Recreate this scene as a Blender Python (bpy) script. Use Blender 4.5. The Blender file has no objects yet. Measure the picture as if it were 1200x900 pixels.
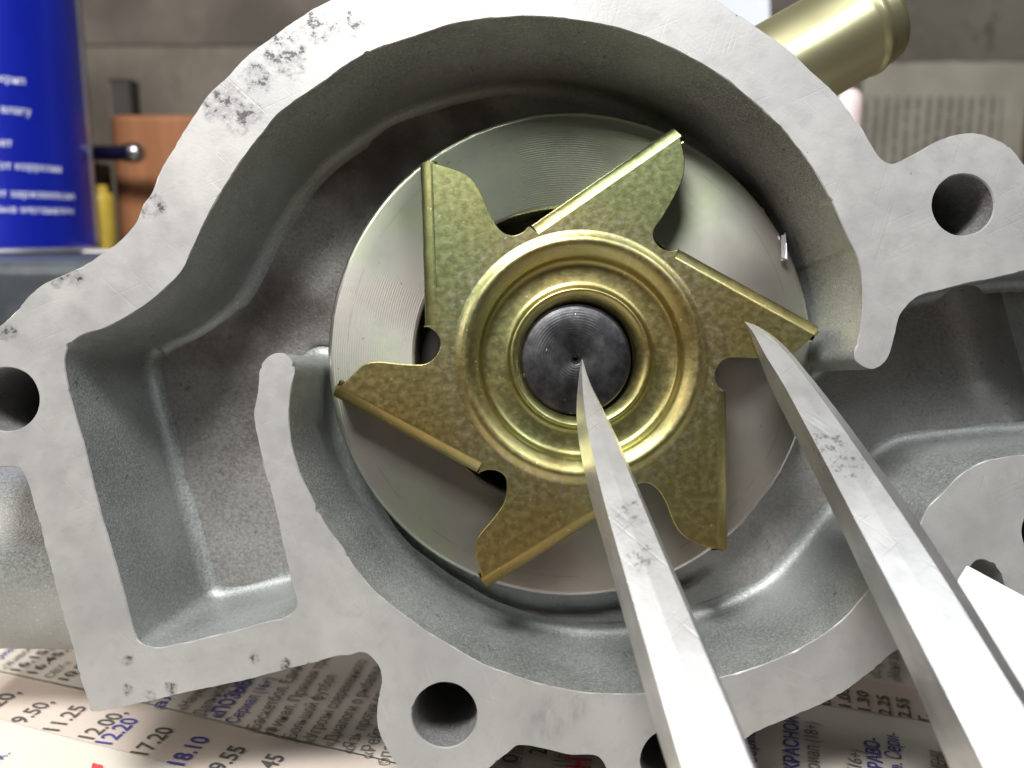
import bpy, bmesh, math, random
from mathutils import Vector, Matrix, noise, geometry

random.seed(7)
SC = bpy.context.scene
COL = SC.collection
MM = 0.001
PITCH = math.radians(10)
HCAM = 82.0          # camera height above the bench, mm
D0 = 120.0           # camera to gasket face, mm
CAM = Vector((0, 0, HCAM))
RIGHT = Vector((1, 0, 0))
UP = Vector((0, math.sin(PITCH), math.cos(PITCH)))
FWD = Vector((0, math.cos(PITCH), -math.sin(PITCH)))
ROT = Matrix((RIGHT, UP, -FWD)).transposed()      # columns right, up, towards the camera

# ------------------------------------------------------------------ camera
cd = bpy.data.cameras.new('camera')
cam = bpy.data.objects.new('camera', cd)
COL.objects.link(cam)
cd.sensor_width = 36; cd.lens = 30.0
cd.clip_start = 0.005; cd.clip_end = 20
cam.location = CAM * MM
cam.rotation_euler = (math.radians(90) - PITCH, 0, 0)
cd.dof.use_dof = True
cd.dof.focus_distance = 0.123
cd.dof.aperture_fstop = 17
SC.camera = cam
SC.cycles.diffuse_bounces = 2
SC.cycles.glossy_bounces = 3
SC.cycles.max_bounces = 6

# ------------------------------------------------------------------ world and lamps
w = bpy.data.worlds.new('World'); SC.world = w; w.use_nodes = True
bg = w.node_tree.nodes['Background']
bg.inputs[0].default_value = (1.0, 0.97, 0.92, 1); bg.inputs[1].default_value = 0.03

def area(name, loc, target, size, power, color):
    l = bpy.data.lights.new(name, 'AREA'); l.shape = 'RECTANGLE'
    l.size, l.size_y = size[0] * MM, size[1] * MM
    l.energy = power; l.color = color
    o = bpy.data.objects.new(name, l); COL.objects.link(o)
    o.location = Vector(loc) * MM
    o.rotation_euler = (Vector(target) - Vector(loc)).to_track_quat('-Z', 'Y').to_euler()
    return o
area('ceiling_lamp', (-70, -66, 375), (0, 115, 60), (150, 90), 2.75, (1.0, 0.98, 0.95))
area('side_fill', (-340, 185, 130), (20, 150, 0), (120, 120), 0.95, (1.0, 0.90, 0.80))  # unseen fill added to brighten the paper under the pump
area('right_lamp', (190, -60, 340), (60, 100, 30), (90, 90), 0.36, (0.92, 0.96, 1.0))

area('left_lamp', (-300, -10, 230), (0, 115, 60), (80, 80), 0.24, (1.0, 0.88, 0.78))

SC.view_settings.view_transform = 'Standard'
SC.view_settings.look = 'None'
SC.view_settings.exposure = 0.0
SC.view_settings.gamma = 1.0
SC.view_settings.use_curve_mapping = False

# ------------------------------------------------------------------ coordinates
def Wp(px, py, D):
    """world point (mm) seen at photo pixel px,py at depth D mm along the view axis"""
    return CAM + FWD * D + RIGHT * ((px - 600) * D / 1000) - UP * ((py - 450) * D / 1000)

def on_z(px, py, z):
    d = FWD + RIGHT * ((px - 600) / 1000) - UP * ((py - 450) / 1000)
    t = (z - HCAM) / d.z
    return CAM + d * t

def L(px, py, d):
    """pump frame (m): x right, y up, z towards the camera, origin on the gasket face"""
    k = (D0 + d) / 1000
    return Vector(((px - 600) * k, (450 - py) * k, -d)) * MM

# ------------------------------------------------------------------ node helpers
class NT:
    def __init__(s, name):
        s.m = bpy.data.materials.new(name); s.m.use_nodes = True
        s.t = s.m.node_tree; s.b = s.t.nodes['Principled BSDF']
        s.co = s.n('ShaderNodeTexCoord').outputs['Object']
    def n(s, typ, **kw):
        nd = s.t.nodes.new(typ)
        for k, v in kw.items(): setattr(nd, k, v)
        return nd
    def put(s, sock, v):
        if v is None: return
        if hasattr(v, 'is_linked') or hasattr(v, 'links'): s.t.links.new(v, sock)
        else:
            if sock.type == 'RGBA' and len(v) == 3: v = (*v, 1)
            sock.default_value = v
    def math(s, op, a, b=None, c=None, clamp=False):
        nd = s.n('ShaderNodeMath', operation=op, use_clamp=clamp)
        s.put(nd.inputs[0], a)
        if b is not None: s.put(nd.inputs[1], b)
        if c is not None: s.put(nd.inputs[2], c)
        return nd.outputs[0]
    def mapv(s, scale=(1, 1, 1), rot=(0, 0, 0), loc=(0, 0, 0), v=None):
        nd = s.n('ShaderNodeMapping')
        s.put(nd.inputs['Vector'], v or s.co)
        nd.inputs['Scale'].default_value = scale; nd.inputs['Rotation'].default_value = rot
        nd.inputs['Location'].default_value = loc
        return nd.outputs[0]
    def noise(s, scale, detail=3, rough=0.55, v=None, dist=0.0):
        nd = s.n('ShaderNodeTexNoise')
        s.put(nd.inputs['Vector'], v or s.co)
        nd.inputs['Scale'].default_value = scale; nd.inputs['Detail'].default_value = detail
        nd.inputs['Roughness'].default_value = rough; nd.inputs['Distortion'].default_value = dist
        return nd.outputs[0]
    def step(s, v, lo, hi, a=0.0, b=1.0):
        nd = s.n('ShaderNodeMapRange', interpolation_type='SMOOTHSTEP')
        s.put(nd.inputs[0], v)
        nd.inputs[1].default_value = lo; nd.inputs[2].default_value = hi
        nd.inputs[3].default_value = a; nd.inputs[4].default_value = b
        return nd.outputs[0]
    def mix(s, f, a, b, blend='MIX'):
        nd = s.n('ShaderNodeMix', data_type='RGBA', blend_type=blend)
        s.put(nd.inputs[0], f); s.put(nd.inputs[6], a); s.put(nd.inputs[7], b)
        return nd.outputs[2]
    def ramp(s, v, stops):
        nd = s.n('ShaderNodeValToRGB'); s.put(nd.inputs[0], v)
        e = nd.color_ramp.elements
        while len(e) < len(stops): e.new(0.5)
        for el, (p, c) in zip(e, stops): el.position = p; el.color = (*c, 1)
        return nd.outputs[0]
    def dist(s, p):
        nd = s.n('ShaderNodeVectorMath', operation='DISTANCE')
        s.put(nd.inputs[0], s.co); nd.inputs[1].default_value = p
        return nd.outputs['Value']
    def blob(s, pts):
        """soft mask round points (p, radius) in object space"""
        out = None
        for p, r in pts:
            f = s.step(s.dist(p), r * 0.35, r, 1, 0)
            out = f if out is None else s.math('MAXIMUM', out, f)
        return out
    def radius(s):
        sp = s.n('ShaderNodeSeparateXYZ'); s.put(sp.inputs[0], s.co)
        a = s.math('MULTIPLY', sp.outputs[0], sp.outputs[0])
        b = s.math('MULTIPLY', sp.outputs[1], sp.outputs[1])
        return s.math('SQRT', s.math('ADD', a, b))
    def sep(s):
        sp = s.n('ShaderNodeSeparateXYZ'); s.put(sp.inputs[0], s.co); return sp.outputs
    def bump(s, h, strength, dist=0.0002, prev=None):
        nd = s.n('ShaderNodeBump'); s.put(nd.inputs['Height'], h)
        nd.inputs['Strength'].default_value = strength; nd.inputs['Distance'].default_value = dist
        if prev is not None: s.put(nd.inputs['Normal'], prev)
        return nd.outputs[0]
    def scratches(s, density=0.64, sets=((0.3, 1), (1.15, 2), (2.3, 3))):
        out = None
        for a, sd in sets:
            v = s.mapv((1, 1, 1), (0, 0, a), (sd * 0.013, sd * 0.007, 0))
            v = s.mapv((2600, 60, 1), v=v)
            f = s.noise(1.0, 1, 0.4, v=v, dist=0.4)
            f = s.step(f, density, density + 0.06)
            out = f if out is None else s.math('MAXIMUM', out, f)
        brk = s.step(s.noise(160, 2), 0.42, 0.62)
        return s.math('MULTIPLY', out, brk)
    def done(s, base=None, rough=None, metal=None, normal=None, spec=None, **kw):
        s.put(s.b.inputs['Base Color'], base); s.put(s.b.inputs['Roughness'], rough)
        s.put(s.b.inputs['Metallic'], metal); s.put(s.b.inputs['Normal'], normal)
        if spec is not None: s.put(s.b.inputs['Specular IOR Level'], spec)
        for k, v in kw.items(): s.put(s.b.inputs[k.replace('_', ' ')], v)
        return s.m

def simple(name, col, rough=0.6, metal=0.0, var=0.12, scale=120, bump=0.15, spec=None):
    t = NT(name)
    f = t.noise(scale, 4)
    g = t.step(f, 0.3, 0.7, 1 - var, 1 + var)
    c = t.mix(1.0, col, g, 'MULTIPLY')
    return t.done(c, rough, metal, t.bump(t.noise(scale * 12, 3), bump, 0.0001), spec)

# ------------------------------------------------------------------ materials
def m_flange():
    t = NT('machined_aluminium')
    c = t.mix(t.step(t.noise(55, 5), 0.3, 0.7), (0.335, 0.34, 0.342), (0.42, 0.42, 0.415))
    c = t.mix(t.step(t.noise(420, 5, 0.65), 0.48, 0.72, 0, 0.4), c, (0.30, 0.30, 0.31))
    c = t.mix(t.step(t.noise(24, 3), 0.45, 0.7, 0, 0.35), c, (0.46, 0.455, 0.44))
    sc = t.scratches()
    c = t.mix(t.math('MULTIPLY', sc, 0.09), c, (0.25, 0.25, 0.25))
    sc2 = t.scratches(0.67, ((0.8, 5), (1.9, 6), (2.8, 8)))
    c = t.mix(t.math('MULTIPLY', sc2, 0.05), c, (0.85, 0.85, 0.85))
    # corroded pits on the gasket face, where the photograph has them
    pts = [(L(335, 62, 0), .0052), (L(372, 34, 0), .0036), (L(300, 92, 0), .0034), (L(262, 120, 0), .0045), (L(285, 135, 0), .004),
           (L(408, 30, 0), .003), (L(66, 330, 0), .0016), (L(87, 325, 0), .0022), (L(8, 390, 0), .002), (L(178, 243, 0), .0028),
           (L(150, 808, 0), .0013), (L(176, 815, 0), .0012), (L(200, 806, 0), .0015), (L(334, 778, 0), .0013), (L(298, 772, 0), .0012), (L(150, 775, 0), .0014)]
    m = t.blob(pts)
    f = t.math('ADD', t.noise(620, 7, 0.7), t.math('MULTIPLY', m, 0.155))
    pit = t.math('MULTIPLY', t.step(f, 0.675, 0.755), t.step(m, 0.0, 0.25))
    halo = t.math('MULTIPLY', t.step(f, 0.53, 0.70, 0, 0.6), t.step(m, 0.0, 0.6))  # grey halo round the corroded pits
    c = t.mix(halo, c, (0.17, 0.17, 0.175))
    c = t.mix(t.math('MULTIPLY', pit, 0.8), c, (0.03, 0.03, 0.032))
    sm = t.blob([(L(655, 835, 0), .0036), (L(640, 850, 0), .004), (L(672, 826, 0), .003), (L(480, 815, 0), .002)])
    c = t.mix(t.math('MULTIPLY', t.math('MULTIPLY', sm, t.step(t.noise(420, 5, .6, v=t.mapv((1, .35, 1), (0, 0, .7))), 0.44, 0.66)), 0.55), c, (0.22, 0.21, 0.24))
    speck = t.step(t.noise(900, 2, 0.5), 0.76, 0.80)
    c = t.mix(t.math('MULTIPLY', speck, 0.7), c, (0.08, 0.08, 0.08))
    h = t.math('ADD', t.math('MULTIPLY', t.noise(1900, 3), 0.35), t.math('MULTIPLY', pit, -1.2))
    h = t.math('ADD', h, t.math('MULTIPLY', sc, -0.2))
    n = t.bump(h, 0.35, 0.00012)
    n = t.bump(t.noise(90, 3), 0.12, 0.0006, n)
    return t.done(c, t.step(t.noise(260, 3), 0.3, 0.7, 0.42, 0.58), 0.35, n)

def m_cast(name='sandblasted_aluminium', base=(0.33, 0.35, 0.347), dark=(0.24, 0.254, 0.25), stain=0.0):
    t = NT(name)
    c = t.mix(t.step(t.noise(70, 5), 0.3, 0.7), dark, base)
    grain = t.noise(2300, 2, 0.6)
    c = t.mix(t.step(grain, 0.35, 0.65, 0, 0.3), c, tuple(x * 1.45 for x in base))
    c = t.mix(t.step(t.noise(700, 3), 0.68, 0.74, 0, 0.6), c, (0.1, 0.1, 0.1))
    if stain:
        st = t.step(t.noise(60, 5, 0.5), 0.42, 0.68)
        reg = t.blob([(L(290, 440, 22), .022), (L(240, 400, 22), .014), (L(330, 330, 22), .022), (L(420, 200, 22), .026), (L(640, 110, 22), .022), (L(520, 130, 22), .02)])
        c = t.mix(t.math('MULTIPLY', t.math('MULTIPLY', st, reg), stain), c, (0.10, 0.085, 0.078))
        sp = t.step(t.noise(420, 3, .6), 0.66, 0.74)
        c = t.mix(t.math('MULTIPLY', sp, 0.35), c, (0.09, 0.085, 0.08))
    vo = t.n('ShaderNodeTexVoronoi'); t.put(vo.inputs['Vector'], t.co); vo.inputs['Scale'].default_value = 2600
    fl = t.step(t.noise(3600, 1, 0.5), 0.68, 0.74)
    c = t.mix(t.math('MULTIPLY', fl, 0.2 if stain else 0.5), c, (0.78, 0.81, 0.80))  # pale specks: sparkle of the grain painted into the colour
    h = t.math('ADD', t.noise(2100, 3, 0.65), t.math('MULTIPLY', vo.outputs['Distance'], 0.8))
    n = t.bump(h, 0.38, 0.00009)
    n = t.bump(t.noise(120, 2), 0.1, 0.0008, n)
    return t.done(c, t.step(grain, 0.3, 0.7, 0.42, 0.62), 0.6, n)

def m_disc():
    t = NT('turned_plate')
    r = t.radius()
    x, y, z = t.sep()
    ang = t.math('ARCTAN2', y, x)
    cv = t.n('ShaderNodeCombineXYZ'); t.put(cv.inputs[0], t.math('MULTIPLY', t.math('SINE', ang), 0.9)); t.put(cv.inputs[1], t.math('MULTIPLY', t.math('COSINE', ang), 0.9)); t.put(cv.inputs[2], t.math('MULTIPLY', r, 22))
    tint = t.math('SUBTRACT', t.noise(1.6, 3, 0.5, v=cv.outputs[0]), t.math('MULTIPLY', y, 3.2))  # green above, pink below: reflections painted into the plate colour
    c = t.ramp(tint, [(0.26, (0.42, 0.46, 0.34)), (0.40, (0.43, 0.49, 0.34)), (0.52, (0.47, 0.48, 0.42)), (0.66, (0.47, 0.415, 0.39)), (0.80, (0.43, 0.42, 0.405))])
    c = t.mix(t.step(t.noise(140, 5), 0.35, 0.7, 0, 0.4), c, (0.34, 0.34, 0.33))
    sp = t.step(t.noise(650, 2), 0.73, 0.77)
    c = t.mix(t.math('MULTIPLY', sp, 0.7), c, (0.1, 0.1, 0.09))
    # dashed dark line of the turned step near the edge
    ringd = t.math('ABSOLUTE', t.math('SUBTRACT', r, 0.0352))
    ln = t.step(ringd, 0.00006, 0.00017, 1, 0)
    brk = t.step(t.noise(300, 2), 0.47, 0.55)
    c = t.mix(t.math('MULTIPLY', t.math('MULTIPLY', ln, brk), 0.22), c, (0.12, 0.12, 0.10))
    stk = t.noise(1.0, 3, 0.6, v=t.mapv((5, 5, 4), v=cv.outputs[0]))
    c = t.mix(t.step(stk, 0.40, 0.75, 0, 0.3), c, (0.50, 0.50, 0.46))  # pale radial streaks, glints put into the colour
    wob = t.math('MULTIPLY', t.noise(40, 2), 0.0012)
    gr = t.math('SINE', t.math('MULTIPLY', t.math('ADD', r, wob), 2 * math.pi / 0.00036))
    n = t.bump(t.math('MULTIPLY', gr, t.step(t.noise(60, 3), 0.30, 0.6)), 0.10, 0.00006)
    n = t.bump(t.noise(900, 3), 0.12, 0.0001, n)
    tg = t.n('ShaderNodeTangent', direction_type='RADIAL', axis='Z')
    return t.done(c, 0.29, 0.88, n, Anisotropic=0.8, Tangent=tg.outputs[0])

def m_gold(name='yellow_zinc_plate', worn=1.0, rough=0.34, off=0.0):
    t = NT(name)
    x, y, z = t.sep()
    f = t.math('ADD', t.noise(26, 2, 0.5), t.math('ADD', t.math('MULTIPLY', y, 5.5 * worn), off))  # greener towards the top: a reflection painted into the plating colour
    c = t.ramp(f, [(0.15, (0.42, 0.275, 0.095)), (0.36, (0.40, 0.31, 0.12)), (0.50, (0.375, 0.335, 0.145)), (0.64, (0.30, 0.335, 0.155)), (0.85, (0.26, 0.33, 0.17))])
    c = t.mix(t.step(t.noise(300, 5, 0.7), 0.40, 0.78, 0, 0.10 * worn), c, (0.22, 0.20, 0.09))
    c = t.mix(t.step(t.noise(1700, 3, 0.7), 0.45, 0.7, 0, 0.16 * worn), c, (0.16, 0.15, 0.06))
    if worn:
        r = t.radius()
        ring = t.math('MULTIPLY', t.step(r, 0.017, 0.0195), t.step(r, 0.0195, 0.0245, 1, 0))
        rub = t.math('MULTIPLY', ring, t.step(t.noise(900, 7, 0.78), 0.46, 0.64))
        c = t.mix(t.math('MULTIPLY', rub, 0.6), c, (0.52, 0.49, 0.43))
        sp = t.step(t.noise(1100, 2), 0.70, 0.76)
        c = t.mix(t.math('MULTIPLY', sp, 0.7), c, (0.75, 0.72, 0.6))
    sc = t.scratches(0.66)
    c = t.mix(t.math('MULTIPLY', sc, 0.10), c, (0.75, 0.70, 0.50))
    if not worn: c = t.mix(0.82, c, (0.60, 0.57, 0.42))
    n = t.bump(t.math('ADD', t.noise(1500, 4, 0.65), t.math('MULTIPLY', sc, 0.15)), 0.08 + 0.06 * worn, 0.00012)
    n = t.bump(t.noise(110, 3), 0.035 + 0.02 * worn, 0.0008, n)
    return t.done(c, t.step(t.noise(1000, 4), 0.3, 0.75, rough, rough + 0.09), 1.0, n)

def m_shaft():
    t = NT('turned_dark_steel')
    r = t.radius()
    c = t.mix(t.step(t.noise(300, 5, 0.65), 0.35, 0.7), (0.03, 0.03, 0.033), (0.085, 0.085, 0.09))
    sp = t.step(t.noise(800, 2, v=t.mapv((1, 0.5, 1), (0, 0, 0.9))), 0.70, 0.73)
    c = t.mix(t.math('MULTIPLY', sp, 0.8), c, (0.45, 0.45, 0.45))
    gr = t.math('SINE', t.math('MULTIPLY', t.math('ADD', r, t.math('MULTIPLY', t.noise(300, 2), .0001)), 2 * math.pi / 0.00042))
    n = t.bump(t.math('MULTIPLY', gr, t.step(t.noise(200, 3), 0.4, 0.65)), 0.10, 0.00007)
    tg = t.n('ShaderNodeTangent', direction_type='RADIAL', axis='Z')
    return t.done(c, 0.40, 0.8, n, Anisotropic=0.5, Tangent=tg.outputs[0])

def m_steel():
    t = NT('ground_steel')
    c = t.mix(t.step(t.noise(150, 5), 0.3, 0.7), (0.54, 0.54, 0.535), (0.69, 0.69, 0.68))
    m = t.blob([(Vector(((px - 600) * D, (450 - py) * D, -D * 1000)) * MM, rr) for px, py, D, rr in
                [(972, 520, .1125, .0042), (988, 545, .111, .0040), (1002, 566, .110, .003), (738, 600, .1087, .0034), (748, 655, .104, .0034), (925, 428, .119, .0022)]])
    f = t.math('ADD', t.noise(1000, 6, 0.7), t.math('MULTIPLY', m, 0.10))
    pit = t.math('MULTIPLY', t.step(f, 0.615, 0.72), t.step(m, 0, 0.4))
    c = t.mix(t.math('MULTIPLY', pit, 0.7), c, (0.12, 0.12, 0.12))
    c = t.mix(t.math('MULTIPLY', t.step(m, 0.1, 0.8), 0.18), c, (0.3, 0.3, 0.3))
    sc = t.scratches(0.62, ((1.0, 3), (-0.9, 4)))
    c = t.mix(t.math('MULTIPLY', sc, 0.22), c, (0.3, 0.3, 0.3))
    n = t.bump(t.math('ADD', t.math('MULTIPLY', t.noise(1800, 3), 0.12), t.math('MULTIPLY', sc, -0.1)), 0.25, 0.0003)
    n = t.bump(t.noise(130, 3), 0.05, 0.0008, n)
    return t.done(c, 0.38, 0.86, n)

def m_paper(name, col, yellow=(0.6, 0.55, 0.45)):
    t = NT(name)
    c = t.mix(t.step(t.noise(45, 5), 0.35, 0.75, 0, 0.22), col, tuple(a * b / 0.6 for a, b in zip(col, yellow)))
    c = t.mix(t.step(t.noise(2600, 3), 0.5, 0.75, 0, 0.22), c, tuple(x * 0.7 for x in col))
    n = t.bump(t.noise(2200, 3), 0.15, 0.0001)
    n = t.bump(t.noise(60, 3), 0.25, 0.001, n)
    return t.done(c, 0.85, 0.0, n, 0.2)

def m_print(name, col):
    t = NT(name)
    c = t.mix(t.step(t.noise(2400, 3), 0.4, 0.7, 0, 0.35), col, tuple(min(1, x + 0.15) for x in col))
    return t.done(c, 0.8, 0.0, None, 0.15)

def m_wall():
    t = NT('dirty_plaster')
    c = t.mix(t.step(t.noise(14, 5, 0.6), 0.3, 0.7), (0.125, 0.112, 0.092), (0.20, 0.185, 0.155))
    st = t.step(t.noise(42, 4, 0.6, v=t.mapv((1.0, 1, 0.7))), 0.60, 0.72)
    c = t.mix(t.math('MULTIPLY', st, 0.6), c, (0.06, 0.055, 0.045))
    c = t.mix(t.step(t.noise(200, 4), 0.5, 0.8, 0, 0.4), c, (0.26, 0.24, 0.20))
    return t.done(c, 0.85, 0.0, t.bump(t.noise(160, 4), 0.4, 0.001))

def m_wallpaper():
    t = NT('old_newsprint')
    x, y, z = t.sep()
    c = t.mix(t.step(t.noise(30, 4), 0.3, 0.7), (0.33, 0.31, 0.26), (0.42, 0.40, 0.34))
    ph = t.math('FRACT', t.math('DIVIDE', x, 0.0051))
    line = t.math('MULTIPLY', t.step(ph, 0.12, 0.22), t.step(ph, 0.60, 0.72, 1, 0))
    v = t.n('ShaderNodeCombineXYZ')
    t.put(v.inputs[0], t.math('FLOOR', t.math('DIVIDE', x, 0.0051))); t.put(v.inputs[1], t.math('MULTIPLY', z, 420))
    word = t.step(t.noise(1.0, 2, v=v.outputs[0]), 0.36, 0.44)
    blk = t.math('MULTIPLY', t.step(z, -0.0165, -0.0155, 1, 0), t.step(t.math('ABSOLUTE', t.math('SUBTRACT', x, 0.034)), 0.034, 0.035, 1, 0))
    f = t.math('MULTIPLY', t.math('MULTIPLY', line, word), blk)
    c = t.mix(t.math('MULTIPLY', f, 0.6), c, (0.09, 0.075, 0.06))
    return t.done(c, 0.9, 0.0, t.bump(t.noise(60, 3), 0.3, 0.002), 0.15)

def m_wood(name, a, b):
    t = NT(name)
    f = t.noise(60, 4, 0.6, v=t.mapv((1, 1, 0.12)), dist=0.6)
    c = t.mix(t.step(f, 0.3, 0.7), a, b)
    return t.done(c, 0.5, 0.0, t.bump(f, 0.15, 0.0005))

M = {}
M['flange'] = m_flange()
M['cast'] = m_cast()
M['floor'] = m_cast('stained_cast_aluminium', (0.32, 0.318, 0.308), (0.23, 0.224, 0.213), 0.9)
M['hole'] = m_cast('drilled_aluminium', (0.34, 0.34, 0.34), (0.22, 0.22, 0.22))
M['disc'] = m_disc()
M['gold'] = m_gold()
M['pipe'] = simple('gold_pipe_plating', (0.70, 0.67, 0.40), 0.34, 0.92, 0.06, 60, 0.04)
M['shaft'] = m_shaft()
M['steel'] = m_steel()
M['news'] = m_paper('newsprint', (0.57, 0.54, 0.49))
M['band'] = m_paper('peach_print_band', (0.53, 0.465, 0.42))
M['white'] = m_paper('white_paper', (0.82, 0.82, 0.82), (0.6, 0.6, 0.6))
M['bluewhite'] = m_paper('bluish_paper', (0.72, 0.77, 0.90), (0.6, 0.6, 0.6))
M['ink'] = m_print('black_ink', (0.075, 0.068, 0.065))
M['inkgrey'] = m_print('grey_ink', (0.16, 0.14, 0.13))
M['inkblue'] = m_print('blue_ink', (0.06, 0.05, 0.26))
M['inkred'] = m_print('red_ink', (0.55, 0.04, 0.06))
M['wall'] = m_wall()
M['wallpaper'] = m_wallpaper()
M['bench'] = m_wood('bench_wood', (0.10, 0.07, 0.045), (0.20, 0.145, 0.10))
M['wood'] = m_wood('orange_wood', (0.28, 0.115, 0.045), (0.42, 0.18, 0.08))
M['canblue'] = simple('blue_can_paint', (0.008, 0.02, 0.42), 0.28, 0.25, 0.06, 60, 0.03)
M['canwhite'] = simple('white_can_print', (0.72, 0.76, 0.9), 0.4, 0, 0.03)
M['tin'] = simple('tin_rim', (0.55, 0.55, 0.62), 0.35, 0.8)
M['slab'] = simple('dark_blued_steel', (0.075, 0.09, 0.105), 0.42, 0.4, 0.35, 60, 0.3)
M['black'] = simple('black_paint', (0.025, 0.022, 0.02), 0.5, 0.0)
M['chrome'] = simple('chrome_steel', (0.42, 0.40, 0.38), 0.25, 1.0, 0.05)
M['yellow'] = simple('yellow_plastic', (0.50, 0.36, 0.05), 0.45, 0.0)
M['pink'] = simple('pale_pink_plastic', (0.72, 0.60, 0.60), 0.45, 0.0)
M['brown'] = m_wood('dark_brown_wood', (0.06, 0.04, 0.03), (0.11, 0.075, 0.055))
M['board'] = simple('grey_brown_board', (0.115, 0.10, 0.085), 0.8, 0.0, 0.3, 25, 0.3)

# ------------------------------------------------------------------ mesh helpers
class MB:
    def __init__(s): s.v = []; s.f = []; s.mi = []; s.sm = []
    def add(s, verts, faces, mi=0, smooth=True):
        o = len(s.v); s.v += [tuple(v) for v in verts]
        for f in faces: s.f.append([i + o for i in f]); s.mi.append(mi); s.sm.append(smooth)
        return o
    def strip(s, rows, closed=False, mi=0, smooth=True):
        n = len(rows[0]); vs = [p for r in rows for p in r]; fs = []
        for j in range(len(rows) - 1):
            for i in range(n if closed else n - 1):
                k = (i + 1) % n
                fs.append((j * n + i, j * n + k, (j + 1) * n + k, (j + 1) * n + i))
        return s.add(vs, fs, mi, smooth)
    def poly(s, loops, mi=0):
        tri = geometry.tessellate_polygon([[Vector(p) for p in l] for l in loops])
        return s.add([p for l in loops for p in l], tri, mi, False)
    def build(s, name, mats, parent=None, weld=0.0, fix=True):
        me = bpy.data.meshes.new(name); me.from_pydata(s.v, [], s.f)
        for m in (mats if isinstance(mats, (list, tuple)) else [mats]): me.materials.append(m)
        for p, a, b in zip(me.polygons, s.mi, s.sm): p.material_index = a; p.use_smooth = b
        if weld or fix:
            bm = bmesh.new(); bm.from_mesh(me)
            if weld: bmesh.ops.remove_doubles(bm, verts=bm.verts, dist=weld)
            bmesh.ops.recalc_face_normals(bm, faces=bm.faces)
            bm.to_mesh(me); bm.free()
        me.update()
        o = bpy.data.objects.new(name, me); COL.objects.link(o)
        if parent: o.parent = parent
        return o

def empty(name, loc_mm, rot=None):
    o = bpy.data.objects.new(name, None); COL.objects.link(o)
    o.empty_display_size = 0.01
    m = Matrix.Translation(Vector(loc_mm) * MM)
    if rot is not None: m = m @ rot.to_4x4()
    o.matrix_world = m
    return o

def tag(o, label, cat, group=None, kind=None):
    o['label'] = label
    o['category'] = cat
    if group: o['group'] = group
    if kind: o['kind'] = kind
    return o

def structure(o, label=None):
    o['kind'] = 'structure'
    if label: o['label'] = label
    return o

def box(mb, c, s, mi=0, bev=0.0, rot=None):
    """bevelled box: centre c, full size s (m)"""
    bm = bmesh.new(); bmesh.ops.create_cube(bm, size=1)
    for v in bm.verts: v.co = Vector((v.co.x * s[0], v.co.y * s[1], v.co.z * s[2]))
    if bev: bmesh.ops.bevel(bm, geom=list(bm.edges), offset=bev, segments=3, affect='EDGES', profile=0.5)
    if rot is not None: bmesh.ops.transform(bm, matrix=rot.to_4x4(), verts=bm.verts)
    bm.verts.ensure_lookup_table()
    mb.add([v.co + Vector(c) for v in bm.verts], [[v.index for v in f.verts] for f in bm.faces], mi, False)
    bm.free()

def lathe(mb, prof, n=96, mi=0, frame=None, jit=None):
    """prof: (r, z); frame: Matrix placing the axis"""
    rows = []
    for j, (r, z) in enumerate(prof):
        row = []
        for i in range(n):
            a = 2 * math.pi * i / n
            rr = r + (jit(a, j) if jit else 0)
            p = Vector((rr * math.cos(a), rr * math.sin(a), z))
            row.append(frame @ p if frame else p)
        rows.append(row)
    mb.strip(rows, True, mi)

def catmull(pts, closed, step):
    """centripetal Catmull-Rom through 2-D points, about step px apart; returns [(x, y, t)]"""
    P = [Vector((p[0], p[1])) for p in pts]; n = len(P); out = []
    for i in range(n if closed else n - 1):
        p1, p2 = P[i], P[(i + 1) % n]
        p0 = P[i - 1] if (closed or i > 0) else p1 * 2 - p2
        p3 = P[(i + 2) % n] if (closed or i + 2 < n) else p2 * 2 - p1
        t0 = 0; t1 = t0 + max(1e-6, (p1 - p0).length ** .5); t2 = t1 + max(1e-6, (p2 - p1).length ** .5); t3 = t2 + max(1e-6, (p3 - p2).length ** .5)
        k = max(1, int((p2 - p1).length / step + .5))
        for j in range(k):
            t = t1 + (t2 - t1) * j / k
            a1 = p0 * ((t1 - t) / (t1 - t0)) + p1 * ((t - t0) / (t1 - t0))
            a2 = p1 * ((t2 - t) / (t2 - t1)) + p2 * ((t - t1) / (t2 - t1))
            a3 = p2 * ((t3 - t) / (t3 - t2)) + p3 * ((t - t2) / (t3 - t2))
            b1 = a1 * ((t2 - t) / (t2 - t0)) + a2 * ((t - t0) / (t2 - t0))
            b2 = a2 * ((t3 - t) / (t3 - t1)) + a3 * ((t - t1) / (t3 - t1))
            c = b1 * ((t2 - t) / (t2 - t1)) + b2 * ((t - t1) / (t2 - t1))
            out.append((c.x, c.y, i + j / k))
    if not closed: out.append((P[-1].x, P[-1].y, n - 1.0))
    return out

def text_mesh(body, bold=0.0):
    c = bpy.data.curves.new('lettering', 'FONT'); c.body = body; c.size = 1.0
    if 'ф' in body.lower(): bold = -0.002      # keeps this glyph's outlines from cancelling out
    c.offset = bold; c.resolution_u = 3; c.fill_mode = 'BOTH'
    o = bpy.data.objects.new('lettering', c); COL.objects.link(o)
    bpy.context.view_layer.update()
    me = bpy.data.meshes.new_from_object(o.evaluated_get(bpy.context.evaluated_depsgraph_get()))
    bpy.data.objects.remove(o); bpy.data.curves.remove(c)
    me.name = 'lettering'
    return me

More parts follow.
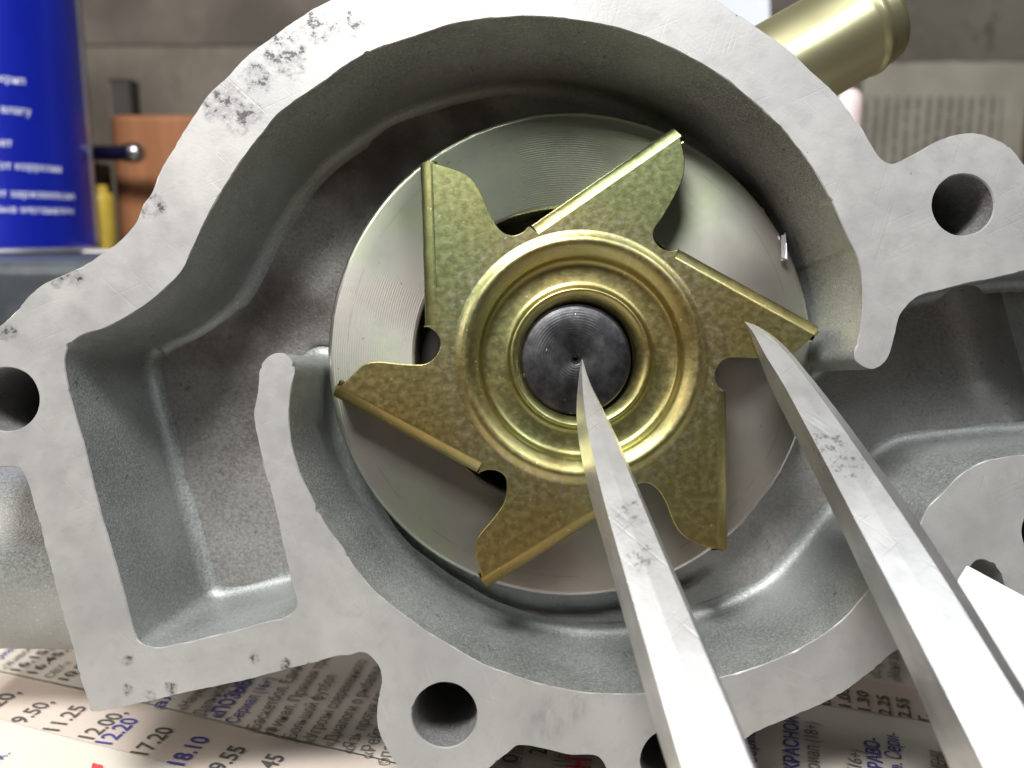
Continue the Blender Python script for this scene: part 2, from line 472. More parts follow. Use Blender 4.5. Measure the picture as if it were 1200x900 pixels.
# ================================================================== SETTING
b = MB(); box(b, (0, 0.24, -0.0105), (1.4, 1.0, 0.02), bev=0.001)
structure(b.build('workbench', M['bench']), 'wooden workbench top under the newspapers')
WALL_Y = 430.0
b = MB(); box(b, (0, (WALL_Y + 15) * MM, 0.3), (1.6, 0.03, 0.62))
structure(b.build('wall', M['wall']), 'dirty grey brown wall behind the pump')

# ================================================================== WATER PUMP
PB = Vector((0, 118, 0))                       # base point on the bench
pump = empty('water_pump', PB, ROT)
tag(pump, 'open cast aluminium water pump with gold stamped impeller propped up on newspaper', 'water pump')
FC = CAM + FWD * D0                             # gasket face centre in the world
OFF = ROT.transposed() @ (FC - PB) * MM         # the same in the pump's frame

def pump_part(mb, name, mats, parent=None, origin=None, **kw):
    o = mb.build(name, mats, None, **kw)
    o.parent = parent or pump
    base = OFF + (origin if origin is not None else Vector())
    if parent is not None and parent is not pump:
        base = base - parent.location
    o.location = base
    return o

TOP = [(-80, 470), (-72, 430), (-45, 400), (0, 381), (20, 363), (43, 338), (67, 325), (97, 312), (120, 297), (143, 280), (160, 260),
       (168, 240), (177, 228), (187, 203), (200, 180), (213, 157), (230, 132), (247, 108), (267, 90), (290, 65), (320, 43), (340, 28),
       (363, 13), (383, 2), (430, -22), (490, -45), (550, -60), (620, -67), (690, -62), (750, -47), (800, -25), (840, 0), (880, 27),
       (927, 60), (950, 83), (977, 108), (1000, 137), (1020, 167), (1033, 186), (1045, 192), (1067, 183), (1100, 165), (1120, 158),
       (1140, 156), (1163, 162), (1183, 173), (1200, 192), (1212, 215), (1225, 245), (1255, 270), (1300, 278), (1560, 285)]
INN = [(1560, 296), (1300, 300), (1240, 308), (1200, 317), (1167, 325), (1133, 332), (1100, 340), (1077, 347), (1063, 357), (1053, 373), (1048, 393),
       (1042, 417), (1033, 428), (1023, 432), (1013, 430), (1004, 423), (1002, 415), (1005, 403), (1010, 377), (1012, 350), (1010, 320),
       (1003, 297), (994, 278), (983, 253), (970, 227), (953, 197), (933, 170), (910, 143), (890, 125), (867, 105), (840, 85), (800, 62),
       (767, 47), (733, 35), (700, 27), (667, 22), (633, 19), (600, 19), (567, 22), (533, 27), (500, 37), (467, 48), (433, 60), (400, 79),
       (377, 97), (350, 115), (325, 134), (307, 156), (290, 177), (273, 203), (253, 235), (233, 273), (222, 299), (210, 320), (187, 343),
       (160, 363), (127, 382), (108, 388), (93, 394), (82, 403), (76, 417), (77, 437), (83, 467), (97, 517), (118, 600), (143, 687), (157, 740),
       (163, 752), (180, 759), (213, 754), (260, 743), (300, 733), (337, 722), (347, 714), (348, 705), (343, 687), (333, 643), (322, 593),
       (310, 550), (302, 513), (298, 487), (302, 457), (305, 433), (310, 423), (320, 415), (333, 415), (343, 425), (345, 437), (342, 450),
       (339, 473), (339, 500), (343, 527), (353, 557), (367, 587), (380, 612), (400, 640), (420, 671), (443, 697), (477, 723), (500, 740),
       (530, 758), (563, 777), (597, 790), (627, 800), (663, 808), (700, 813), (753, 813), (800, 805), (843, 794), (877, 785), (910, 773),
       (943, 757), (980, 733), (1010, 702), (1035, 670), (1060, 640), (1078, 616), (1089, 593), (1107, 576), (1122, 560), (1133, 552),
       (1151, 542), (1173, 537), (1200, 533), (1250, 527), (1320, 523), (1560, 520)]
BOT = [(1570, 530), (1330, 600), (1300, 690), (1250, 705), (1200, 702), (1180, 690), (1172, 670), (1160, 659), (1147, 656), (1137, 664), (1130, 690),
       (1110, 720), (1080, 745), (1050, 763), (1013, 793), (977, 818), (933, 838), (873, 867), (850, 910), (820, 938), (788, 946), (745, 935),
       (717, 912), (706, 892), (698, 886), (666, 884), (640, 878), (618, 874), (606, 874), (598, 880), (587, 889), (575, 899), (555, 915),
       (521, 925), (490, 915), (467, 898), (453, 877), (443, 853), (442, 833), (445, 813), (448, 797), (445, 783), (437, 772), (428, 765),
       (420, 764), (410, 767), (396, 769), (370, 776), (340, 783), (300, 794), (240, 807), (172, 822), (140, 829), (112, 834), (106, 833),
       (102, 820), (92, 786), (86, 762), (72, 712), (53, 640), (32, 565), (25, 551), (18, 547), (-10, 546), (-50, 535), (-75, 510)]
loop = catmull(TOP + INN + BOT, True, 3.0)
nT, nI = len(TOP), len(INN)
def jitter(x, y, amp):
    a = noise.noise(Vector((x * .035, y * .035, 3))) * 1.1 + noise.noise(Vector((x * .14, y * .14, 8))) * 0.55
    c = noise.noise(Vector((x * .06, y * .06, 21)))
    a += -2.2 * max(0, noise.noise(Vector((x * .09, y * .09, 31))) - 0.42) * 6 * (1 if c > 0 else 0.2)
    return a * amp
N = len(loop)
P2 = [Vector((p[0], p[1])) for p in loop]
nor = []
for i in range(N):
    d = P2[(i + 2) % N] - P2[i - 2]
    d = d.normalized() if d.length else Vector((1, 0))
    nor.append(Vector((d.y, -d.x)))           # image coords, loop runs clockwise on screen: this points away from the metal
P0 = [p.copy() for p in P2]
P2 = [p + nor[i] * jitter(p.x, p.y, 0.8) for i, p in enumerate(P2)]
# the deep wall of the upper arch runs smoother than its worn rim
PS = [p.copy() for p in P0]
for i in range(N):
    if P0[i].y < 395 and P0[i].x < 1000 and nT + 14 <= loop[i][2] <= nT + nI - 1:
        PS[i] = sum((P0[(i + q) % N] for q in range(-12, 13)), Vector((0, 0))) / 25
def offs(i, px_out): return P2[i] + nor[i] * px_out
CH = 0.7                                        # edge break, px
FLOOR = 22.0
hb = MB()
HOLES = [(8, 468, 37.5), (521, 838, 38), (1129, 240, 36), (788, 892, 37), (1234, 622, 36)]
def circ(cx, cy, r, n=56, sq=1.0): return [(cx + r * math.cos(2 * math.pi * k / n), cy + r * sq * math.sin(2 * math.pi * k / n)) for k in range(n)]
CHN = [CH * max(.15, .75 + 1.5 * noise.noise(Vector((P0[i].x * .05, P0[i].y * .05, 44)))) for i in range(N)]
top_loop = [L(*offs(i, -CHN[i]), 0) for i in range(N)]
hl = []
for cx, cy, r in HOLES:
    hl.append([L(x + jitter(x, y, .5), y + jitter(y, x, .5), 0) for x, y in circ(cx, cy, r + 1.2)])
hb.poly([top_loop] + hl, 0)
# bolt holes, bored right through
for (cx, cy, r), ring in zip(HOLES, hl):
    ctr = L(cx, cy, 0)
    rows = [ring]
    for d, k in ((0.25, r / (r + 1.2)), (1.2, .985 * r / (r + 1.2)), (6, .975 * r / (r + 1.2)), (24.2, .96 * r / (r + 1.2))):
        rows.append([ctr + (p - ctr) * k + Vector((0, 0, -d * MM)) for p in ring])
    hb.strip(rows[:2], True, 0); hb.strip(rows[1:], True, 2)
# outer side of the casting
ti = [p[2] for p in loop]
outer_idx = [i for i in range(N) if ti[i] >= nT + nI - 1] + [i for i in range(N) if ti[i] <= nT]
rows = [[L(*offs(i, -CHN[i]), 0) for i in outer_idx]]
for d, o in ((0.12, 0.0), (0.5, 0.6), (8, -1), (24.5, -6)):
    row = []
    for i in outer_idx:
        q = L(*(offs(i, o) if d < .5 else P0[i] + nor[i] * o), 0); q.z = -d * MM; row.append(q)
    rows.append(row)
hb.strip(rows[:2], False, 0); hb.strip(rows[1:], False, 1)
back = rows[-1]
hb.poly([[Vector((p.x, p.y, -0.0245)) for p in back]], 1)
# inner walls: edge break, drafted wall, fillet to the floor
inner_idx = [i for i in range(N) if nT <= ti[i] <= nT + nI - 1]
def inner_row(d, scale, fil):
    row = []
    for i in inner_idx:
        p = (offs(i, 0.4) if d < .5 else (P0[i].lerp(PS[i], min(1, d / 6)) + nor[i] * 0.4))
        q = L(p.x, p.y, 0)
        q = Vector((q.x * scale, q.y * scale, -d * MM))
        nn = Vector((nor[i].x, -nor[i].y, 0))
        row.append(q + nn * fil * MM)
    return row
rows = [[L(*offs(i, -CHN[i]), 0) for i in inner_idx], inner_row(.18, 1, 0), inner_row(0.6, 1, 0.03)]
for k in range(1, 7): rows.append(inner_row(0.6 + (FLOOR - 2.6) * k / 6, 1 - .034 * k / 6, 0.03))
for k in range(1, 8):
    a = math.pi / 2 * k / 7
    rows.append(inner_row(FLOOR - 2 + 1.98 * math.sin(a), 0.966 - .006 * k / 7, 0.03 + 2.0 * (1 - math.cos(a))))
hb.strip(rows[:2], False, 0); hb.strip(rows[1:], False, 1)
# floor of the volute and outlet, gently uneven, falling away to the outlet on the right
gx, gy = 340, 200
fr = []
hull = rows[6]
for j in range(gy + 1):
    row = []
    for i in range(gx + 1):
        px = -40 + 1600 * i / gx; py = -10 + 880 * j / gy
        dd = FLOOR + 0.25 * noise.noise(Vector((px * .012, py * .012, 0)))
        # rounded rib across the outlet and the deeper passage beyond it
        xr = px - (1128 + (py - 340) * .27)
        rib = math.exp(-(xr / 20) ** 2) * 1.3 * max(0, min(1, (492 - py) / 45))
        s = max(0, min(1, (xr - 14) / 60)); s = s * s * (3 - 2 * s)
        dd += -rib + 5.0 * s
        rx, ry = px - 668, py - 415; rd = math.hypot(rx, ry); an = math.degrees(math.atan2(ry, -rx))   # moat beside the plate, lower left, carried along the bottom to deepen its shadow
        if rd < 330: dd += 9 * max(0, min(1, (304 - rd) / 8)) * max(0, min(1, (an + 2) / 10)) * max(0, min(1, (125 - an) / 40))
        # local scaled so that the pixel grid matches the floor depth
        row.append(L(px, py, dd))
    fr.append(row)
fl = MB(); fl.strip(fr, False, 0)
# keep only the faces inside the casting
poly2 = [(p.x, p.y) for p in back]
def inside(x, y):
    c = False; n = len(poly2); j = n - 1
    for i in range(n):
        xi, yi = poly2[i]; xj, yj = poly2[j]
        if (yi > y) != (yj > y) and x < (xj - xi) * (y - yi) / (yj - yi) + xi: c = not c
        j = i
    return c
def near_hole(x, y):
    for cx, cy, r in HOLES:
        c = L(cx, cy, 0)
        if (c.x - x) ** 2 + (c.y - y) ** 2 < ((r + 14) * .12 * MM) ** 2: return True
    return False
keep = []
for f in fl.f:
    c = sum((Vector(fl.v[i]) for i in f), Vector()) / 4
    if inside(c.x, c.y) and not near_hole(c.x, c.y): keep.append(f)
hb.add(fl.v, keep, 3)
housing = pump_part(hb, 'housing', [M['flange'], M['cast'], M['hole'], M['floor']], fix=False)

# turned round plate behind the impeller
DC = (668, 415); DD = 15.0
k = (D0 + DD) / 1000 * MM
def burr(a, j):
    if j in (3, 4): return (abs(noise.noise(Vector((a * 26, 0, 5)))) * .00012 + max(0, noise.noise(Vector((a * 60, 2, 7))) - .25) * .0009 * (1 if j == 3 else .4))
    return 0
lb = MB()
R = 283 * k
HC = Vector((-9 * k, -2 * k, 0)); HI = 172 * k
prof = [(HI * .99, -.006), (HI, -.0006), (HI * 1.002, -.0001), (HI * 1.008, 0), (HI * 1.03, 0), (R * .75, 0), (R * .915, 0), (R * .982, 0), (R * .994, -.00002), (R, -.0002), (R * 1.0, -.0006), (R * 1.0, -.0015), (R * .99, -.0062), (R * 1.02, -.0075)]
rows = []
for j, (r_, z_) in enumerate(prof):
    jj = {9: 3, 10: 4}.get(j, -1)
    rows.append([Vector(((r_ + burr(2 * math.pi * q / 420, jj)) * math.cos(2 * math.pi * q / 420), (r_ + burr(2 * math.pi * q / 420, jj)) * math.sin(2 * math.pi * q / 420), z_)) + (HC if j < 5 else Vector()) for q in range(420)])
lb.strip(rows, True, 0)
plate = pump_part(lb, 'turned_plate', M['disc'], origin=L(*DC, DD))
plate['label'] = 'bright turned round plate with concentric grooves behind the impeller'
sb0 = MB(); lathe(sb0, [(.0001, 0), (HI * .75, 0), (HI * .8, .0012), (HI * .9, .0012), (HI * 1.03, 0)], 90)
pump_part(sb0, 'seal', M['black'], origin=L(660, 416, DD + 5.2), fix=False)
# little curled burr on the right of the plate
cb = MB()
rows = []
for j in range(7):
    a = -.9 + j * .42
    rows.append([L(916 + 5 * math.cos(a) + i * .6 * math.sin(a * 2), 272 + i * 4.2 + j * .7, 14.6 - 1.2 * math.sin(max(0, j / 6 * 3.1)) - .05 * i) for i in range(8)])
cb.strip(rows, False, 0)
pump_part(cb, 'metal_burr', M['tin'])

# impeller
IC = (681, 419); ID = 8.0
IO = L(*IC, ID)
def I(px, py, d=ID): return L(px, py, d) - IO
VANES = [  # tip line start (outer), roll end, then free edge of the vane and notch up to the next roll
    # each: roll from root to tip, followed by tip edge and notch points
    dict(root=(623, 262), tip=(790, 147), edge=[(797, 160), (802, 185), (801, 205), (795, 221), (776, 255), (767, 268), (766, 279), (774, 290), (787, 294), (796, 291)]),
    dict(root=(798, 290), tip=(963, 381), edge=[(960, 388), (946, 400), (930, 414), (905, 420), (852, 420), (842, 428), (838, 440), (842, 453), (852, 459)]),
    dict(root=(854, 459), tip=(856, 645), edge=[(848, 645), (824, 640), (801, 628), (791, 615), (780, 588), (770, 573), (758, 566), (746, 569), (737, 579), (733, 592)]),
    dict(root=(731, 592), tip=(571, 691), edge=[(565, 678), (557, 645), (560, 630), (576, 610), (590, 590), (594, 571), (592, 559), (583, 552), (570, 551), (560, 555)]),
    dict(root=(558, 555), tip=(388, 464), edge=[(391, 457), (402, 450), (427, 427), (440, 424), (480, 427), (499, 426), (511, 417), (516, 402), (512, 391), (503, 384), (497, 382)]),
    dict(root=(497, 381), tip=(491, 189), edge=[(500, 189), (529, 197), (549, 206), (560, 220), (571, 244), (580, 262), (589, 272), (600, 276), (611, 273), (620, 265)]),
]
RW = 15.0                                        # width of the rolled edge, px
outl = []
blades = []
ctr = Vector(IC)
for V in VANES:
    a, t_ = Vector(V['root']), Vector(V['tip'])
    d = (t_ - a).normalized()
    o = Vector((d.y, -d.x))                       # towards the outside of the roll (left of root->tip on screen)
    if o.dot((a + t_) / 2 - ctr) < 0: pass
    ain, tin = a - o * RW, t_ - o * RW
    blades.append((ain, tin, o))
    outl.append((ain.x, ain.y)); outl.append((tin.x, tin.y))
    e = [tuple(tin)] + V['edge']
    sm = catmull([(p[0], p[1]) for p in V['edge']], False, 2.5)
    outl += [(p[0], p[1]) for p in sm]
HR = 150.0
ki = (D0 + ID) / 1000 * MM
hole = [(IC[0] + HR * math.cos(2 * math.pi * q / 160), IC[1] + HR * math.sin(2 * math.pi * q / 160)) for q in range(160)]
ib = MB()
def inset(pts, a):
    n = len(pts); r = []
    for i in range(n):
        dd = Vector(pts[(i + 1) % n]) - Vector(pts[i - 1])
        dd = dd.normalized() if dd.length > 1e-6 else Vector((1, 0))
        r.append((pts[i][0] - dd.y * a, pts[i][1] + dd.x * a))
    return r
ins = inset(outl, .9)
ib.poly([[I(x, y) for x, y in ins], [I(x, y) for x, y in hole]], 0)
def deep(p, d): return Vector((p.x, p.y, p.z - d * MM))
edge_rows = [[I(x, y) for x, y in ins], [deep(I(x, y), .12) for x, y in outl], [deep(I(x, y), 1.1) for x, y in outl], [deep(I(x, y), 1.25) for x, y in ins]]
ib.strip(edge_rows[:2], True, 0); ib.strip(edge_rows[1:], True, 0)
ib.poly([[deep(I(x, y), 1.25) for x, y in ins], [deep(I(x, y), 1.25) for x, y in hole]], 0)
# pressed hub: raised ring, recessed floor, collar
prof = [(150, 0), (146, .15), (142, .48), (138.5, .7), (135, .68), (131, .45), (127, .1), (123, -.3), (120.3, -.62), (119, -1.1), (117.5, -1.8), (114.5, -2.2), (110, -2.38),
        (102, -2.42), (92, -2.38), (87.5, -2.25), (84.8, -1.85), (83, -1.4), (81, -1.25), (78.5, -1.4), (75, -1.8), (71.5, -2.35), (68.5, -2.9), (66.5, -3.3), (65.5, -4.5)]
lathe(ib, [(r * ki * (1 - .0 * z), z * MM) for r, z in prof], 160, 0)
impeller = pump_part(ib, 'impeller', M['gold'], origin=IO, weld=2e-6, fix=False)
impeller['label'] = 'six vane stamped impeller in iridescent yellow zinc plating'
for ain, tin, o in blades:
    bb = MB(); rows = []
    n = 26
    o3 = Vector((o.x, -o.y, 0))
    rr = RW * ki
    st = [(-.00012, 0.0)] + [(rr * u_, -rr * v_) for u_, v_ in ((0, 0), (.10, .02), (.20, .07), (.32, .135), (.45, .21), (.58, .29), (.70, .375), (.80, .46), (.89, .57), (.95, .69), (.985, .84))] + [(rr, -.003), (rr, -.0066)]
    for u, z in st:
        rows.append([I(*(ain + (tin - ain) * (q / n))) + o3 * (u + .00005 * noise.noise(Vector((q * .5, u * 900, o.x * 9)))) + Vector((0, 0, z)) for q in range(n + 1)])
    bb.strip(rows, False, 0)
    inn = [[p - o3 * .0009 + Vector((0, 0, -.0006)) for p in r] for r in rows[1:]]
    bb.strip(inn, False, 0)
    for e in (0, -1):
        bb.strip([[r[e] for r in rows[1:]], [r[e] for r in inn]], False, 0, False)
    bb.strip([rows[-1], inn[-1]], False, 0, False)
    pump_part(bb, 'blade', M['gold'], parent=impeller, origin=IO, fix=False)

# shaft end with centre drilling
SX = (675, 421); SD = ID + 1.9
ks = (D0 + SD) / 1000 * MM
sb = MB()
lathe(sb, [(.00002, -.0012), (.0003, -.0009), (.0006, -.0003), (.0008, -.00008), (.0010, 0), (.004, .00002), (61 * ks, 0), (63.5 * ks, -.00025), (65 * ks, -.0007), (65 * ks, -.006)], 120, 0)
sh = pump_part(sb, 'shaft', M['shaft'], origin=L(*SX, SD), fix=False)
sh['label'] = 'dark steel shaft end with turning rings'

# gold hose pipe at the top right
def pipe_frame(axis, up_hint, origin):
    z = axis.normalized(); x = up_hint.cross(z).normalized(); y = z.cross(x)
    m = Matrix((x, y, z)).transposed().to_4x4(); m.translation = origin
    return m
p0 = L(900, 91, 21); p1 = L(1027, 18, 23)
ax = p1 - p0; ln = ax.length
fm = pipe_frame(ax, Vector((0, 0, 1)), p0)
pb = MB()
r = 59 * .1415 * MM
lathe(pb, [(r, -.012), (r, ln * .35), (r, ln * .735), (r * 1.012, ln * .76), (r * 1.035, ln * .79), (r * 1.035, ln * .81), (r * 1.01, ln * .84), (r * .99, ln * .87), (r * .985, ln * .94), (r * .96, ln * .985), (r * .92, ln), (r * .86, ln * .99), (r * .84, ln * .9), (r * .84, -.01)], 96, 0, fm)
hp = pump_part(pb, 'hose_pipe', M['pipe'], fix=False)
hp['label'] = 'shiny gold plated hose pipe stub'
# cast stub of the inlet on the left
p0 = L(90, 650, 29); p1 = L(-22, 650, 29)
fm = pipe_frame(p1 - p0, Vector((0, 0, 1)), p0); ln = (p1 - p0).length
pb = MB(); r = 106 * .149 * MM
lathe(pb, [(r * 1.02, -.01), (r, 0), (r * .99, ln * .8), (r * .985, ln * .97), (r * .96, ln), (r * .78, ln), (r * .76, ln * .9), (r * .74, 0)], 80, 0, fm)
pump_part(pb, 'inlet_stub', M['cast'], fix=False)
# bearing hub and drive flange behind
pb = MB(); fm = Matrix.Translation(L(680, 415, 24.4))
lathe(pb, [(.03, 0), (.029, -.008), (.024, -.012), (.023, -.022), (.047, -.0225), (.047, -.028), (.0001, -.0282)], 64, 0, fm)
pump_part(pb, 'bearing_hub', M['cast'], fix=False)

# ================================================================== CALIPER
cal = empty('vernier_caliper', (0, 60, 0), ROT)
tag(cal, 'pale steel caliper with two pointed jaws measuring the gold impeller', 'caliper')
COFF = ROT.transposed() @ (CAM - Vector((0, 60, 0))) * MM
def Cm(px, py, D): return Vector(((px - 600) * D, (450 - py) * D, -D * 1000)) * (MM / 1000) * 1.0
def cpt(px, py, D): return Vector(((px - 600) * D / 1000, (450 - py) * D / 1000, -D)) * MM
JAWS = [
    (421, 129.6, 900, 86, [((681.5, 421), (682, 421), (682.5, 421)), ((678, 445), (682.5, 448), (690, 446)), ((675.5, 480), (685, 478), (703, 475)), ((678, 515), (691, 515), (720, 512)),
      ((691, 580), (705, 576), (745, 572)), ((708, 640), (724, 644), (776, 646)), ((734, 734), (752, 739), (816, 740)),
      ((767, 850), (786, 854), (863, 852)), ((783, 901), (801, 903), (882, 900)), ((900, 1250), (922, 1252), (1040, 1250))], 0.0),
    (377, 127.9, 900, 86, [((872, 377), (872.5, 377), (873, 377)), ((878, 389), (881, 387), (887, 383)), ((887, 413), (897, 416), (912, 403)), ((900, 447), (918, 450), (944, 442)),
      ((926, 500), (945, 500), (983, 495)), ((947, 541), (969, 545), (1015, 541)), ((979, 606), (998, 601), (1058, 604)), ((1019, 690), (1045, 690), (1114, 690)),
      ((1070, 797), (1101, 797), (1180, 797)), ((1113, 900), (1152, 897), (1242, 897)), ((1268, 1250), (1318, 1250), (1446, 1250))], 1.0),
]
for y0, Da, y1, Db, st, side in JAWS:
    def depth(y): return 1 / (1 / Da + (y - y0) * (1 / Db - 1 / Da) / (y1 - y0))
    # refine stations
    Ls = catmull([s[0] for s in st], False, 7); n = len(Ls)
    def chan(c):
        P = catmull([s[c] for s in st], False, 7)
        # sample at the same parameters as Ls
        out = []; j = 0
        for q in Ls:
            while j < len(P) - 2 and P[j + 1][2] < q[2]: j += 1
            p, r_ = P[j], P[j + 1]; f = 0 if r_[2] == p[2] else (q[2] - p[2]) / (r_[2] - p[2])
            f = max(0, min(1, f))
            out.append((p[0] + (r_[0] - p[0]) * f, p[1] + (r_[1] - p[1]) * f))
        return out
    Rs, Es = chan(1), chan(2)
    sec = []
    for i in range(n):
        l, rg, e = Ls[i], Rs[i], Es[i]
        wdt = max(.15, ((rg[0] - e[0]) ** 2 + (rg[1] - e[1]) ** 2) ** .5)
        q = min(1, wdt / 60)
        jx = 0.25 * q * noise.noise(Vector((i * .55, side * 9, 2))); jx2 = 0.4 * q * noise.noise(Vector((i * .8, side * 9, 6)))
        D = depth(rg[1]); De = depth(e[1]); Dl = depth(l[1])
        e2 = (e[0] + (4 + 9 * side) * q * .9, e[1] - 3 * q)
        sec.append([cpt(rg[0] + jx, rg[1], D), cpt(rg[0] + (e[0] - rg[0]) * .5, rg[1] + (e[1] - rg[1]) * .5, (D + De) / 2 - .05 * q), cpt(e[0] + jx2, e[1], De + .02),
                    cpt(e2[0] + jx2, e2[1], De + 1.6 * q), cpt(e2[0] - 6 * q, e2[1], De + 10.5 * q), cpt(l[0] + 8 * q, l[1], Dl + 11 * q), cpt(l[0] + jx, l[1], Dl + 9.5 * q)])
    jb = MB()
    m = len(sec[0])
    for s_ in range(m):                           # one strip per facet keeps the edges crisp
        jb.strip([[r_[s_] for r_ in sec], [r_[(s_ + 1) % m] for r_ in sec]], False, 0, True)
    jb.add(sec[-1], [list(range(m))], 0, False)
    o = jb.build('jaw', M['steel'], cal); o.location = COFF
# beam that carries both jaws, below the picture
bb = MB()
a = cpt(905, 1262, 70); c = cpt(1520, 1262, 70)
box(bb, (a + c) / 2 + Vector((0, -.004, -.004)), ((c - a).length + .05, .016, .004), bev=.0004)
o = bb.build('beam', M['steel'], cal); o.location = COFF

# ================================================================== NEWSPAPERS ON THE BENCH
def bulge(x, y):
    """height of the sheet above the bench, mm in, mm out"""
    return 1.0 + .7 * noise.noise(Vector((x * .018, y * .02, 4))) + .25 * noise.noise(Vector((x * .05, y * .05, 9)))
def sheet(poly, lift, name, mat, parent=None, step=5.0, thick=.12):
    """paper sheet cut to a world polygon (mm), following the bulge"""
    xs = [p[0] for p in poly]; ys = [p[1] for p in poly]
    bm = bmesh.new()
    vs = [bm.verts.new((p[0], p[1], 0)) for p in poly]; bm.faces.new(vs)
    v = math.ceil(min(xs) / step) * step
    while v < max(xs):
        bmesh.ops.bisect_plane(bm, geom=bm.verts[:] + bm.edges[:] + bm.faces[:], plane_co=(v, 0, 0), plane_no=(1, 0, 0)); v += step
    v = math.ceil(min(ys) / step) * step
    while v < max(ys):
        bmesh.ops.bisect_plane(bm, geom=bm.verts[:] + bm.edges[:] + bm.faces[:], plane_co=(0, v, 0), plane_no=(0, 1, 0)); v += step
    bmesh.ops.recalc_face_normals(bm, faces=bm.faces)
    for vt in bm.verts: vt.co.z = bulge(vt.co.x, vt.co.y) + lift
    for vt in bm.verts: vt.co *= MM
    if bm.faces[:][0].normal.z < 0: bmesh.ops.reverse_faces(bm, faces=bm.faces)
    me = bpy.data.meshes.new(name); bm.to_mesh(me); bm.free()
    for p in me.polygons: p.use_smooth = True
    me.materials.append(mat)
    o = bpy.data.objects.new(name, me); COL.objects.link(o)
    if parent: o.parent = parent
    return o
def G(px, py):
    p = on_z(px, py, 1.0); return (p.x, p.y)
def print_line(parent, body, x0, y0, x1, y1, hpx, mat, bold=0.0, lift=.2):
    """one printed line on the sheet from pixel baseline start to end"""
    a, c = Vector(G(x0, y0)), Vector(G(x1, y1))
    me = text_mesh(body, bold)
    xs = [v.co.x for v in me.vertices]
    if not xs: return
    wd = max(xs) - min(xs); u = (c - a); sx = u.length / wd; u.normalize(); vv = Vector((-u.y, u.x))
    mid = (a + c) / 2; D = (Vector((mid.x, mid.y, 1)) - CAM).dot(FWD)
    sy = hpx
    for v in me.vertices:
        q = a + u * ((v.co.x - min(xs)) * sx) + vv * (v.co.y * sy)
        v.co = Vector((q.x, q.y, bulge(q.x, q.y) + lift)) * MM
    me.materials.append(mat)
    o = bpy.data.objects.new('lettering', me); COL.objects.link(o); o.parent = parent
    return o

np_root = empty('newspaper', (-60, 120, 0))
def at_root(o): o.matrix_parent_inverse = np_root.matrix_world.inverted(); return o
tag(np_root, 'unfolded newspaper with a television schedule in peach and white columns under the pump', 'newspaper')
at_root(sheet([(-190, 40), (190, 40), (190, 330), (-190, 330)], 0, 'page', M['news'], np_root))
B0 = [G(-140, 766), (G(0, 791)), G(97, 812), G(170, 827), G(300, 860), G(440, 893), G(560, 925)]
B1 = [G(560, 960), G(400, 940), G(300, 918), G(200, 894), G(96, 869), G(0, 843), G(-160, 808)]
at_root(sheet(B0 + B1, .10, 'peach_band', M['band'], np_root))
B2 = [G(930, 780), G(1013, 797), G(1071, 807), G(1200, 828), G(1200, 868), G(1089, 845), G(987, 831), G(930, 822)]
at_root(sheet(B2, .10, 'peach_band', M['band'], np_root))
# the upper page folds over along the column edge
top_edge = [G(-140, 764), G(0, 789), G(97, 810), G(170, 825), G(300, 858), G(440, 891), G(560, 922)]
F = [(p[0], p[1]) for p in top_edge]
back_pts = [(F[-1][0] + 30, F[-1][1] + 160), (F[0][0] - 30, F[0][1] + 160)]
at_root(sheet(F + back_pts, .45, 'folded_page', M['news'], np_root))
K, GR, BL, RD = M['ink'], M['inkgrey'], M['inkblue'], M['inkred']
UPL = .62
for row in [
    ('«Наука 2.0»', 217, 836, 262, 792, 3.0, GR, 0), ('Дальнобойщики', 239, 842, 293, 780, 3.2, GR, 0),
    ('«ПОЗЫВНОЙ', 260, 845, 314, 781, 4.0, BL, .016), ('Сериал (16+)', 278, 851, 323, 799, 3.3, BL, 0),
    ('Баскетбол. Единая', 304, 858, 361, 776, 3.3, GR, 0), ('Финал. Прямая транс', 324, 863, 393, 765, 3.3, GR, 0),
    ('Большой футбол', 347, 869, 395, 795, 3.3, GR, 0), ('«Угрозы современного', 368, 874, 431, 778, 3.3, GR, 0),
    ('«Диалоги о рыбалке»', 391, 879, 452, 781, 3.3, GR, 0), ('«Язь против еды»', 414, 886, 459, 806, 3.3, GR, 0),
    ('«Рейтинг', 436, 892, 461, 840, 3.3, GR, 0), ('опасности', 455, 900, 482, 840, 3.3, GR, 0),
    ('риал', 2, 775, 22, 760, 2.6, BL, 0), ('«Живое', 8, 788, 41, 761, 2.4, GR, 0), ('16.15,', 22, 790, 62, 763, 2.9, K, .012),
    ('16.45,', 42, 793, 80, 765, 2.9, K, .012), ('СВХ»', 61, 798, 84, 779, 2.4, GR, 0), ('10.25', 79, 801, 112, 777, 3.0, K, .012),
    ('ал', 190, 833, 207, 815, 3.2, BL, .01), ('»', 174, 826, 181, 819, 3.2, BL, .01)]:
    at_root(print_line(np_root, *row, lift=UPL))
